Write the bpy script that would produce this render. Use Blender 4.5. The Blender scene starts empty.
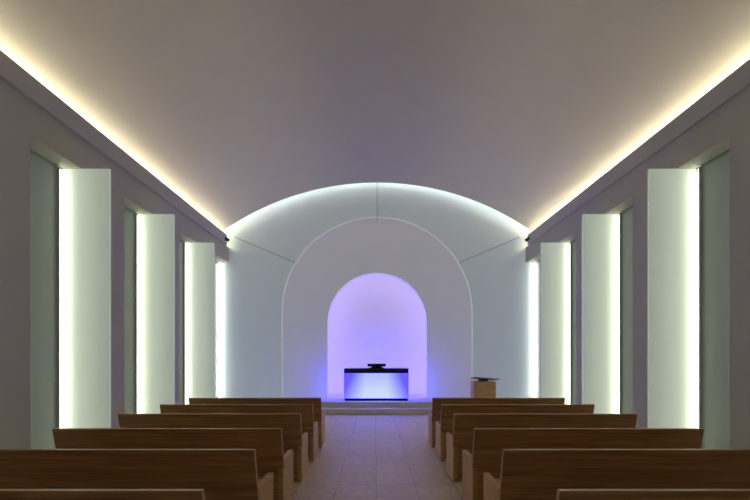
import bpy, bmesh, math
from mathutils import Vector

scene = bpy.context.scene
COL = scene.collection
EYE = 1.55
F = 416.0

# ------------------------------------------------------------ materials
def new_mat(name):
    m = bpy.data.materials.new(name); m.use_nodes = True
    nt = m.node_tree
    return m, nt, nt.nodes["Principled BSDF"]

def plaster(name, col, rough=0.85, var=0.03, bump=0.03, em=None):
    m, nt, b = new_mat(name)
    tc = nt.nodes.new("ShaderNodeTexCoord")
    n = nt.nodes.new("ShaderNodeTexNoise"); n.inputs["Scale"].default_value = 1.5; n.inputs["Detail"].default_value = 4
    nt.links.new(tc.outputs["Object"], n.inputs["Vector"])
    r = nt.nodes.new("ShaderNodeValToRGB")
    r.color_ramp.elements[0].color = (*[c*(1-var) for c in col], 1)
    r.color_ramp.elements[1].color = (*[min(1, c*(1+var)) for c in col], 1)
    nt.links.new(n.outputs["Fac"], r.inputs["Fac"]); nt.links.new(r.outputs["Color"], b.inputs["Base Color"])
    n2 = nt.nodes.new("ShaderNodeTexNoise"); n2.inputs["Scale"].default_value = 60
    nt.links.new(tc.outputs["Object"], n2.inputs["Vector"])
    bp = nt.nodes.new("ShaderNodeBump"); bp.inputs["Strength"].default_value = bump; bp.inputs["Distance"].default_value = 0.01
    nt.links.new(n2.outputs["Fac"], bp.inputs["Height"]); nt.links.new(bp.outputs["Normal"], b.inputs["Normal"])
    b.inputs["Roughness"].default_value = rough
    if em:
        b.inputs["Emission Color"].default_value = (*em[0], 1); b.inputs["Emission Strength"].default_value = em[1]
    return m

def emit(name, col, s):
    m, nt, b = new_mat(name)
    b.inputs["Base Color"].default_value = (0.8, 0.8, 0.8, 1)
    b.inputs["Emission Color"].default_value = (*col, 1)
    b.inputs["Emission Strength"].default_value = s
    return m

def wood(name, dark, light):
    m, nt, b = new_mat(name)
    tc = nt.nodes.new("ShaderNodeTexCoord")
    mp = nt.nodes.new("ShaderNodeMapping"); mp.inputs["Scale"].default_value = (0.7, 18, 18)
    nt.links.new(tc.outputs["Object"], mp.inputs["Vector"])
    n = nt.nodes.new("ShaderNodeTexNoise"); n.inputs["Scale"].default_value = 2.2; n.inputs["Detail"].default_value = 7; n.inputs["Distortion"].default_value = 0.5
    nt.links.new(mp.outputs["Vector"], n.inputs["Vector"])
    r = nt.nodes.new("ShaderNodeValToRGB")
    r.color_ramp.elements[0].position = 0.32; r.color_ramp.elements[1].position = 0.68
    r.color_ramp.elements[0].color = (*dark, 1); r.color_ramp.elements[1].color = (*light, 1)
    nt.links.new(n.outputs["Fac"], r.inputs["Fac"]); nt.links.new(r.outputs["Color"], b.inputs["Base Color"])
    bp = nt.nodes.new("ShaderNodeBump"); bp.inputs["Strength"].default_value = 0.05; bp.inputs["Distance"].default_value = 0.004
    nt.links.new(n.outputs["Fac"], bp.inputs["Height"]); nt.links.new(bp.outputs["Normal"], b.inputs["Normal"])
    b.inputs["Roughness"].default_value = 0.42
    return m

def tiles(name, c1, c2, mo):
    m, nt, b = new_mat(name)
    tc = nt.nodes.new("ShaderNodeTexCoord")
    mp = nt.nodes.new("ShaderNodeMapping"); mp.inputs["Location"].default_value = (0.05, 0.1, 0)
    nt.links.new(tc.outputs["Object"], mp.inputs["Vector"])
    br = nt.nodes.new("ShaderNodeTexBrick")
    br.offset = 0.0
    br.inputs["Scale"].default_value = 1.0
    br.inputs["Brick Width"].default_value = 0.465; br.inputs["Row Height"].default_value = 0.465
    br.inputs["Mortar Size"].default_value = 0.004
    br.inputs["Color1"].default_value = (*c1, 1)
    br.inputs["Color2"].default_value = (*c2, 1)
    br.inputs["Mortar"].default_value = (*mo, 1)
    nt.links.new(mp.outputs["Vector"], br.inputs["Vector"])
    n = nt.nodes.new("ShaderNodeTexNoise"); n.inputs["Scale"].default_value = 11; n.inputs["Detail"].default_value = 7
    nt.links.new(tc.outputs["Object"], n.inputs["Vector"])
    mx = nt.nodes.new("ShaderNodeMixRGB"); mx.blend_type = 'OVERLAY'; mx.inputs["Fac"].default_value = 0.45
    nt.links.new(br.outputs["Color"], mx.inputs[1]); nt.links.new(n.outputs["Fac"], mx.inputs[2])
    nt.links.new(mx.outputs["Color"], b.inputs["Base Color"])
    b.inputs["Roughness"].default_value = 0.5
    return m

M_wall = plaster("plaster_wall", (0.50, 0.475, 0.43))
M_ceil = plaster("plaster_ceiling", (0.63, 0.575, 0.53))
M_lip = plaster("cove_paint", (0.49, 0.465, 0.465))
M_end = plaster("end_wall_added_glow", (0.70, 0.77, 0.82), em=((0.72, 0.86, 0.98), 0.125))  # plain wall; slight emission added to brighten it
M_slab = plaster("arch_slab_added_glow", (0.74, 0.76, 0.83), em=((0.80, 0.83, 0.98), 0.145))  # slab surface gets an added glow to lift its tone
M_niche = plaster("niche_added_glow", (0.78, 0.77, 0.82), em=((0.82, 0.66, 1.0), 0.20))  # lilac emission added to fill the dim middle of the niche
M_floor = tiles("stone_tiles", (0.76, 0.61, 0.45), (0.69, 0.56, 0.42), (0.44, 0.36, 0.28))
M_step = plaster("pale_step_stone", (0.76, 0.73, 0.74), rough=0.5)
M_wood = wood("oak_wood", (0.35, 0.18, 0.075), (0.60, 0.345, 0.165))
M_wood2 = wood("oak_wood_light", (0.54, 0.30, 0.120), (0.70, 0.42, 0.19))
M_led_fin = emit("led_neutral", (0.98, 1.0, 0.78), 7)
M_led_corner = emit("led_corner", (0.95, 1.0, 0.86), 15)
M_led_cove = emit("led_warm", (1.0, 0.95, 0.62), 66)
M_led_arch = emit("led_arch", (0.92, 1.0, 0.92), 8)
M_edge_highlight = emit("edge_highlight", (0.88, 0.93, 1.0), 0.30)  # glow painted as a highlight along the arch edge, no lamp
M_led_purple = emit("led_purple", (0.80, 0.62, 1.0), 4)
M_led_blue = emit("led_blue", (0.06, 0.04, 1.0), 85)

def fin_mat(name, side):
    """edge-lit frosted panel: strip light fading across it is painted into the emission"""
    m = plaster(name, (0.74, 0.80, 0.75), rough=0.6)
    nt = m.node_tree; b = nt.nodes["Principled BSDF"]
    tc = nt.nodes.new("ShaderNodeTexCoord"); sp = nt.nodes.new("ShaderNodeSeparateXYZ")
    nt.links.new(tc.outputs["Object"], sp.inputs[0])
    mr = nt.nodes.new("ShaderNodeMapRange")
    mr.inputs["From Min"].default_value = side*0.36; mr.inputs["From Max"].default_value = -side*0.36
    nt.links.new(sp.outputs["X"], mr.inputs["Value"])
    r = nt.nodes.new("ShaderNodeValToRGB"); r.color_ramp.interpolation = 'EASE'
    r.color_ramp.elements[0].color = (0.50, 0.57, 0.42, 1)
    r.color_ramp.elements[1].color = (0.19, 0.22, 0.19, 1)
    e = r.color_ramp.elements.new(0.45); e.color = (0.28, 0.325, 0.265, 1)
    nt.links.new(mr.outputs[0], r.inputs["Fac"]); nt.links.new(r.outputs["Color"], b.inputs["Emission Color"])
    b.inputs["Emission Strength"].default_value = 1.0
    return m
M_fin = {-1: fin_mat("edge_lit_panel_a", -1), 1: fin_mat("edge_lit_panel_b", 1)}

def simple(name, col, rough, metal=0.0, em=None):
    m, nt, b = new_mat(name)
    n = nt.nodes.new("ShaderNodeTexNoise"); n.inputs["Scale"].default_value = 30
    r = nt.nodes.new("ShaderNodeValToRGB")
    r.color_ramp.elements[0].color = (*[c*0.9 for c in col], 1); r.color_ramp.elements[1].color = (*col, 1)
    nt.links.new(n.outputs["Fac"], r.inputs["Fac"]); nt.links.new(r.outputs["Color"], b.inputs["Base Color"])
    b.inputs["Roughness"].default_value = rough; b.inputs["Metallic"].default_value = metal
    if em:
        b.inputs["Emission Color"].default_value = (*em[0], 1); b.inputs["Emission Strength"].default_value = em[1]
    return m
# frosted glass with a faint emission added to lift its shadowed areas
M_glass = simple("dark_window_glass", (0.28, 0.315, 0.30), 0.5, em=((0.84, 0.90, 0.85), 0.036))
M_black = simple("black_stone", (0.012, 0.012, 0.016), 0.35)
M_matte = simple("matte_black", (0.010, 0.010, 0.012), 0.9)
M_metal = simple("dark_metal", (0.06, 0.06, 0.07), 0.5)
M_rod = simple("grey_metal", (0.20, 0.21, 0.23), 0.5)
M_frame = simple("window_frame_metal", (0.33, 0.36, 0.35), 0.5)
M_alu = simple("channel_metal", (0.7, 0.73, 0.7), 0.5)

# altar glowing panel: backlit acrylic
M_glow, nt, b = new_mat("backlit_acrylic")
tc = nt.nodes.new("ShaderNodeTexCoord")
sep = nt.nodes.new("ShaderNodeSeparateXYZ"); nt.links.new(tc.outputs["Object"], sep.inputs[0])
ab = nt.nodes.new("ShaderNodeMath"); ab.operation = 'ABSOLUTE'; nt.links.new(sep.outputs["X"], ab.inputs[0])
mr = nt.nodes.new("ShaderNodeMapRange"); mr.inputs["From Min"].default_value = 0.30; mr.inputs["From Max"].default_value = 0.90
nt.links.new(ab.outputs[0], mr.inputs["Value"])
mz = nt.nodes.new("ShaderNodeMapRange"); mz.inputs["From Min"].default_value = 0.10; mz.inputs["From Max"].default_value = 0.70
mz.inputs["To Min"].default_value = -0.1; mz.inputs["To Max"].default_value = 0.35
nt.links.new(sep.outputs["Z"], mz.inputs["Value"])
ad = nt.nodes.new("ShaderNodeMath"); ad.operation = 'ADD'; ad.use_clamp = True
nt.links.new(mr.outputs[0], ad.inputs[0]); nt.links.new(mz.outputs[0], ad.inputs[1])
rr = nt.nodes.new("ShaderNodeValToRGB")
rr.color_ramp.elements[0].color = (0.13, 0.16, 1.0, 1); rr.color_ramp.elements[1].color = (0.030, 0.022, 1.0, 1)
nt.links.new(ad.outputs[0], rr.inputs["Fac"]); nt.links.new(rr.outputs["Color"], b.inputs["Emission Color"])
b.inputs["Emission Strength"].default_value = 4.4
b.inputs["Base Color"].default_value = (0.08, 0.08, 0.5, 1)

# ------------------------------------------------------------ helpers
def box(bm, x0, x1, y0, y1, z0, z1):
    v = [bm.verts.new(p) for p in ((x0,y0,z0),(x1,y0,z0),(x1,y1,z0),(x0,y1,z0),(x0,y0,z1),(x1,y0,z1),(x1,y1,z1),(x0,y1,z1))]
    for f in ((0,3,2,1),(4,5,6,7),(0,1,5,4),(1,2,6,5),(2,3,7,6),(3,0,4,7)):
        bm.faces.new([v[i] for i in f])

def prism(bm, pts, x0, x1):
    """polygon in YZ extruded along X"""
    a = [bm.verts.new((x0, y, z)) for y, z in pts]; c = [bm.verts.new((x1, y, z)) for y, z in pts]
    n = len(pts)
    bm.faces.new(a); bm.faces.new(c[::-1])
    for i in range(n):
        bm.faces.new((a[i], c[i], c[(i+1) % n], a[(i+1) % n]))

def finish(bm, name, mat, bevel=0.0, parent=None, loc=None, kind=None):
    bmesh.ops.recalc_face_normals(bm, faces=bm.faces)
    me = bpy.data.meshes.new(name); bm.to_mesh(me); bm.free()
    ob = bpy.data.objects.new(name, me); COL.objects.link(ob)
    me.materials.append(mat)
    if bevel:
        md = ob.modifiers.new("bevel", 'BEVEL'); md.width = bevel; md.segments = 2; md.limit_method = 'ANGLE'
    if parent: ob.parent = parent
    if loc: ob.location = loc
    if kind: ob["kind"] = kind
    return ob

def boxes(name, lst, mat, **k):
    bm = bmesh.new()
    for bx in lst: box(bm, *bx)
    return finish(bm, name, mat, **k)

def empty(name, loc, label, cat, group=None):
    e = bpy.data.objects.new(name, None); e.empty_display_size = 0.2; e.location = loc
    COL.objects.link(e); e["label"] = label; e["category"] = cat
    if group: e["group"] = group
    return e

def copy_tree(src, loc):
    r = src.copy(); r.location = loc; COL.objects.link(r)
    for ch in src.children:
        c = ch.copy(); c.parent = r; COL.objects.link(c)
    return r

# ------------------------------------------------------------ shell dims
XW, XG, XL = 4.53, 4.83, 4.48
ZT = 3.0 + 1.40
CZ0, CZ1 = 4.86, 5.156
YB, YE, YW, YN = -3.0, 12.4, 12.7, 13.6
R, PK = 8.06, 6.72
ZC = PK - R
FIN = [4.25, 6.317, 8.34, 10.43]
REC = [(y-0.93, y+0.05) for y in FIN] + [(11.6, YW)]

# floor and steps
boxes("floor", [(-5.3, 5.3, YB-0.2, 11.6, -0.15, 0)], M_floor, kind="structure")
boxes("trim_1", [(-4.86, 4.86, 11.0, 11.5, 0, 0.15), (-4.86, 4.86, 11.3, YN+0.1, 0, 0.30)], M_step, bevel=0.008, kind="structure")

for side, nm in ((-1, "left"), (1, "right")):
    L = []
    def sb(xa, xb, y0, y1, z0, z1):
        a, c = side*xa, side*xb
        L.append((min(a, c), max(a, c), y0, y1, z0, z1))
    prev = YB
    for (a, c) in REC:
        sb(XW, 4.98, prev, a, 0, CZ0); prev = c
        sb(XW, 4.98, a, c, ZT, CZ0)
    sb(4.92, 4.98, YB, YW, 0, CZ0)
    boxes("wall_"+nm, L, M_wall, kind="structure")
    L.clear()
    # cove trough
    sb(XL, XL+0.04, YB, YE, CZ0, CZ1)
    sb(XL+0.04, 5.1, YB, YE, CZ0, CZ0+0.04)
    sb(5.04, 5.1, YB, YE, CZ0, 5.2)
    boxes("trim_2" if side < 0 else "trim_3", L, M_lip, kind="structure")
    # window panes and frames
    for i, (a, c) in enumerate(REC):
        L.clear()
        idx = i+1+(0 if side < 0 else 5)
        sb(XG, XG+0.02, a, c, 0, ZT)
        w = boxes("window_%d" % idx, L, M_glass, kind="structure")
        L.clear()
        sb(XG-0.02, XG, a, a+0.035, 0, ZT); sb(XG-0.02, XG, a+0.035, c-0.05, ZT-0.035, ZT)
        boxes("trim_%d" % (idx+10), L, M_frame, kind="structure")

boxes("wall_back", [(-5.2, 5.2, YB-0.15, YB, 0, 7)], M_wall, kind="structure")

# vaulted ceiling
def vault(name, r, t, y0, y1, xm, mat):
    bm = bmesh.new(); N = 72
    am = math.asin(xm/r)
    rows = []
    for i in range(N+1):
        a = -am + 2*am*i/N
        s, c = math.sin(a), math.cos(a)
        rows.append([bm.verts.new((rr_*s, y, ZC+rr_*c)) for rr_, y in ((r, y0), (r, y1), (r+t, y1), (r+t, y0))])
    for i in range(N):
        for j in range(4):
            f = bm.faces.new((rows[i][j], rows[i][(j+1) % 4], rows[i+1][(j+1) % 4], rows[i+1][j]))
    bm.faces.new(rows[0]); bm.faces.new(rows[-1][::-1])
    ob = finish(bm, name, mat, kind="structure")
    for p in ob.data.polygons: p.use_smooth = True
    ob.data.set_sharp_from_angle(angle=math.radians(40))
    return ob
vault("ceiling", R, 0.06, YB, YE, 5.06, M_ceil)
vault("trim_4", R+0.3, 0.06, YE-0.1, YW+0.05, 5.2, M_ceil)

# ------------------------------------------------------------ arch plates
def arch_path(h, zc, z0, n=48):
    pts = [(-h, z0), (-h, z0+(zc-z0)*0.5), (-h, zc)]
    for i in range(1, n):
        a = math.pi - math.pi*i/n
        pts.append((h*math.cos(a), zc+h*math.sin(a)))
    pts += [(h, zc), (h, z0+(zc-z0)*0.5), (h, z0)]
    return pts

def plate(name, inner, outer, y0, y1, mat, bevel=0, **k):
    bm = bmesh.new()
    A = [bm.verts.new((x, y0, z)) for x, z in inner]; B = [bm.verts.new((x, y0, z)) for x, z in outer]
    C = [bm.verts.new((x, y1, z)) for x, z in inner]; D = [bm.verts.new((x, y1, z)) for x, z in outer]
    n = len(inner)
    for i in range(n-1):
        bm.faces.new((A[i], A[i+1], B[i+1], B[i])); bm.faces.new((C[i], D[i], D[i+1], C[i+1]))
        bm.faces.new((A[i], C[i], C[i+1], A[i+1])); bm.faces.new((B[i], B[i+1], D[i+1], D[i]))
    bm.faces.new((A[0], B[0], D[0], C[0])); bm.faces.new((A[-1], C[-1], D[-1], B[-1]))
    return finish(bm, name, mat, bevel=bevel, **k)

NH, NZ, SH, SZ, DZ = 1.51, 2.57, 2.885, 2.88, 0.30
inner = arch_path(NH, NZ, DZ)
XO, ZO = 5.1, 7.25
outer = []
for i, (x, z) in enumerate(inner):
    if z < NZ-1e-6 or i in (2, len(inner)-3):
        outer.append((-XO if x < 0 else XO, z))
    else:
        dx, dz = x, z-NZ
        t = min(XO/abs(dx) if abs(dx) > 1e-9 else 1e9, (ZO-NZ)/dz if dz > 1e-9 else 1e9)
        outer.append((dx*t, NZ+dz*t))
for sx in (-1, 1):
    j = min(range(len(outer)), key=lambda k: (outer[k][0]-sx*XO)**2+(outer[k][1]-ZO)**2)
    outer[j] = (sx*XO, ZO)
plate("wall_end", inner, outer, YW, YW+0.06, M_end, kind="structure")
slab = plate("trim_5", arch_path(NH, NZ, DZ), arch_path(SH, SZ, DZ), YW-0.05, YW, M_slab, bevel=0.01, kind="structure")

# niche shell
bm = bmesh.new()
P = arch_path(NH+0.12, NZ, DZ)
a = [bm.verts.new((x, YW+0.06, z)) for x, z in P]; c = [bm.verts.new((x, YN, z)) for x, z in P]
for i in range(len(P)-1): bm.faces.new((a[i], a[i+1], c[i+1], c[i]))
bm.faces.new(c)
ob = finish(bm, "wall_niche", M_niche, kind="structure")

# ------------------------------------------------------------ LED lines, painted edge highlight
def tube(name, pts, y, w, mat, parent=None):
    """square section strip following XZ path"""
    bm = bmesh.new(); rings = []
    for i, (x, z) in enumerate(pts):
        p = Vector(pts[max(i-1, 0)]); q = Vector(pts[min(i+1, len(pts)-1)])
        t = (q-p).normalized(); n = Vector((-t.y, t.x))*w/2
        rings.append([bm.verts.new(v) for v in ((x+n.x, y-w/2, z+n.y), (x-n.x, y-w/2, z-n.y), (x-n.x, y+w/2, z-n.y), (x+n.x, y+w/2, z+n.y))])
    for i in range(len(rings)-1):
        for j in range(4):
            bm.faces.new((rings[i][j], rings[i][(j+1) % 4], rings[i+1][(j+1) % 4], rings[i+1][j]))
    bm.faces.new(rings[0]); bm.faces.new(rings[-1][::-1])
    return finish(bm, name, mat, parent=parent)

ra = R+0.12; am = math.asin(4.72/ra)
o = tube("arch_light_strip", [(ra*math.sin(-am+2*am*i/48), ZC+ra*math.cos(-am+2*am*i/48)) for i in range(49)], YE+0.16, 0.025, M_led_arch)
o["label"] = "curved light strip tucked behind the vaulted ceiling edge"; o["category"] = "light strip"
o = tube("niche_light_strip", arch_path(NH+0.07, NZ, 1.1), YW+0.14, 0.025, M_led_purple)
o["label"] = "violet light strip around the inside of the arched niche"; o["category"] = "light strip"
o = tube("arch_edge_highlight", arch_path(SH+0.010, SZ, DZ+0.01), YW-0.02, 0.014, M_edge_highlight)  # emissive line added to paint the bright outline of the slab
o["label"] = "fine glowing line added as highlight on the arched panel edge"; o["category"] = "light strip"
for side in (-1, 1):
    xs = sorted((side*(NH+0.05), side*(NH+0.08)))
    o = boxes("niche_side_light_strip", [(xs[0], xs[1], YW+0.11, YW+0.14, DZ+0.02, 0.90)], M_led_blue)
    o["label"] = "short blue light strip at the foot of the niche"; o["category"] = "light strip"; o["group"] = "blue niche light strips"

for side in (-1, 1):
    a, c = sorted((side*(4.735), side*(4.765)))
    o = boxes("cove_light_strip", [(a, c, YB+0.1, YE-0.02, 5.04, 5.06)], M_led_cove)
    o["label"] = "long warm light strip inside the ceiling cove"; o["category"] = "light strip"; o["group"] = "cove lighting"

# ------------------------------------------------------------ fins
for side in (-1, 1):
    e0 = None
    for i, y in enumerate(FIN):
        if e0 is None:
            e0 = empty("wall_fin", (side*4.46, y, 0), "tall pale translucent fin beside a window, edge-lit by a strip", "wall fin", "lit wall fins beside the windows")
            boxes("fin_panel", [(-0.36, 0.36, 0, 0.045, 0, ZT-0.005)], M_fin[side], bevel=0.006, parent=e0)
            xs = side*0.335
            boxes("light_strip", [(xs-0.012, xs+0.012, -0.085, -0.06, 0.05, ZT-0.05)], M_led_fin, parent=e0)
            # L-shaped channel shields window and nave side
            bm = bmesh.new()
            x0, x1 = sorted((side*0.350, side*0.356)); box(bm, x0, x1, -0.092, 0, 0.02, ZT-0.02)
            x0, x1 = sorted((side*0.322, side*0.350)); box(bm, x0, x1, -0.092, -0.087, 0.02, ZT-0.02)
            finish(bm, "light_channel", M_alu, parent=e0)
        else:
            copy_tree(e0, (side*4.46, y, 0))
    xs = sorted((side*4.775, side*4.80))
    o = boxes("corner_light_strip", [(xs[0], xs[1], YW-0.10, YW-0.075, 0.32, ZT-0.05)], M_led_corner)
    o["label"] = "vertical light strip in the corner beside the end wall"; o["category"] = "light strip"; o["group"] = "corner light strips"

# ------------------------------------------------------------ pews
pew = empty("pew", (0, 0, 0), "long brown oak pew with a plain plank backrest", "pew", "oak pews in rows along the aisle")
HL = 1.105
def P_(name, fn, mat, bev=0.005):
    bm = bmesh.new(); fn(bm); return finish(bm, name, mat, bevel=bev, parent=pew)
P_("backrest", lambda bm: prism(bm, [(0, 0.85), (0.04, 0.85), (0.14, 0.44), (0.10, 0.44)], -HL, HL), M_wood)
P_("seat", lambda bm: box(bm, -HL+0.05, HL-0.05, 0.13, 0.56, 0.43, 0.47), M_wood)
P_("rear_board", lambda bm: box(bm, -HL+0.05, HL-0.05, 0.11, 0.135, 0.05, 0.439), M_wood)
P_("front_apron", lambda bm: box(bm, -HL+0.05, HL-0.05, 0.52, 0.545, 0.30, 0.43), M_wood)
for sx in (-1, 1):
    P_("end_panel", lambda bm: prism(bm, [(0.085, 0), (0.085, 0.44), (0.145, 0.44), (0.13, 0.52), (0.58, 0.52), (0.58, 0)], *sorted((sx*HL, sx*(HL-0.05)))), M_wood2, 0.002)
rows = [2.157, 3.10, 4.0, 5.02, 6.0, 6.93]
first = True
for y in rows:
    for cx in (-2.07, 2.0):
        loc = (cx, y, 0)
        if first: pew.location = loc; first = False
        else: copy_tree(pew, loc)

# ------------------------------------------------------------ altar
alt = empty("altar", (-0.03, 11.6, DZ), "black-topped altar table with a glowing blue-violet front", "altar")
boxes("plinth", [(-0.88, 0.88, 0.005, 0.60, 0, 0.07)], M_black, bevel=0.004, parent=alt)
boxes("backlit_panel", [(-0.90, 0.90, -0.005, 0.57, 0.07, 0.77)], M_glow, bevel=0.002, parent=alt)
boxes("table_top", [(-0.90, 0.90, -0.01, 0.63, 0.77, 0.90)], M_black, bevel=0.006, parent=alt)
for sx in (-1, 1):
    x0, x1 = sorted((sx*0.84, sx*0.87))
    boxes("hidden_fill_strip", [(x0, x1, 0.59, 0.62, 0.08, 0.70)], M_led_blue, parent=alt)  # unseen strips added to spill blue onto the wall behind

bs = empty("book_stand", (-0.02, 11.85, DZ+0.90), "low black bookrest with a slanted plate on the altar", "book stand")
bm = bmesh.new(); box(bm, -0.20, 0.20, -0.1, 0.1, 0, 0.025); prism(bm, [(-0.06, 0.02), (0.06, 0.02), (0.06, 0.068), (-0.06, 0.098)], -0.14, 0.14)
finish(bm, "stand_base", M_matte, bevel=0.003, parent=bs)
bm = bmesh.new(); prism(bm, [(-0.14, 0.115), (0.14, 0.05), (0.14, 0.065), (-0.14, 0.135)], -0.26, 0.26); prism(bm, [(0.14, 0.045), (0.155, 0.045), (0.155, 0.085), (0.14, 0.085)], -0.26, 0.26)
rp = finish(bm, "rest_plate", M_matte, bevel=0.003, parent=bs)

# ------------------------------------------------------------ lectern
lec = empty("lectern", (3.02, 11.75, DZ), "squat oak lectern with a slanted reading top", "lectern")
boxes("body", [(-0.29, 0.33, 0, 0.45, 0, 0.52)], M_wood2, bevel=0.006, parent=lec)
bm = bmesh.new(); prism(bm, [(-0.03, 0.62), (0.42, 0.56), (0.42, 0.58), (-0.03, 0.64)], -0.35, 0.39)
top = finish(bm, "reading_top", M_wood, bevel=0.004, parent=lec); top.rotation_euler = (0, math.radians(4), 0)
boxes("neck", [(-0.10, 0.14, 0.12, 0.3, 0.51, 0.59)], M_metal, parent=lec)

# ------------------------------------------------------------ bracing rods and spots
def rod(p, q, r, name, mat, label, cat, group):
    p, q = Vector(p), Vector(q); d = q-p
    bm = bmesh.new(); bmesh.ops.create_cone(bm, cap_ends=True, segments=10, radius1=r, radius2=r, depth=d.length)
    ob = finish(bm, name, mat); ob.location = (p+q)/2; ob.rotation_euler = d.to_track_quat('Z', 'Y').to_euler()
    ob["label"] = label; ob["category"] = cat; ob["group"] = group
    return ob
for p, q in (((0, 12.645, 6.85), (0, 12.645, 5.64)), ((-4.35, 12.692, 5.18), (-2.50, 12.645, 4.39)), ((4.35, 12.692, 5.18), (2.50, 12.645, 4.39))):
    rod(p, q, 0.008, "bracing_rod", M_rod, "thin grey metal rod between the vault edge and arched panel", "rod", "bracing rods on the end wall")
for side in (-1, 1):
    sp = empty("spotlight", (side*4.44, 12.28, 5.0), "small dark spotlight mounted on the end of the cove", "spotlight", "cove spotlights")
    bm = bmesh.new(); bmesh.ops.create_cone(bm, cap_ends=True, segments=16, radius1=0.05, radius2=0.04, depth=0.13)
    h = finish(bm, "lamp_head", M_black, parent=sp, bevel=0.004); h.rotation_euler = (math.radians(70), 0, side*0.5)
    boxes("bracket", [(min(0, side*0.04), max(0, side*0.04), -0.02, 0.02, -0.03, 0.03)], M_metal, parent=sp)

# ------------------------------------------------------------ world
w = bpy.data.worlds.new("night"); scene.world = w; w.use_nodes = True
w.node_tree.nodes["Background"].inputs["Color"].default_value = (0.01, 0.012, 0.02, 1)

scene.view_settings.view_transform = 'Standard'

cam = bpy.data.cameras.new("camera"); co = bpy.data.objects.new("camera", cam); COL.objects.link(co)
co.location = (-0.065, 0, EYE); co.rotation_euler = (math.radians(90), 0, 0)
cam.sensor_fit = 'HORIZONTAL'; cam.sensor_width = 36; cam.lens = 36*F/750
cam.shift_y = 106/750
cam.clip_start = 0.05
scene.camera = co
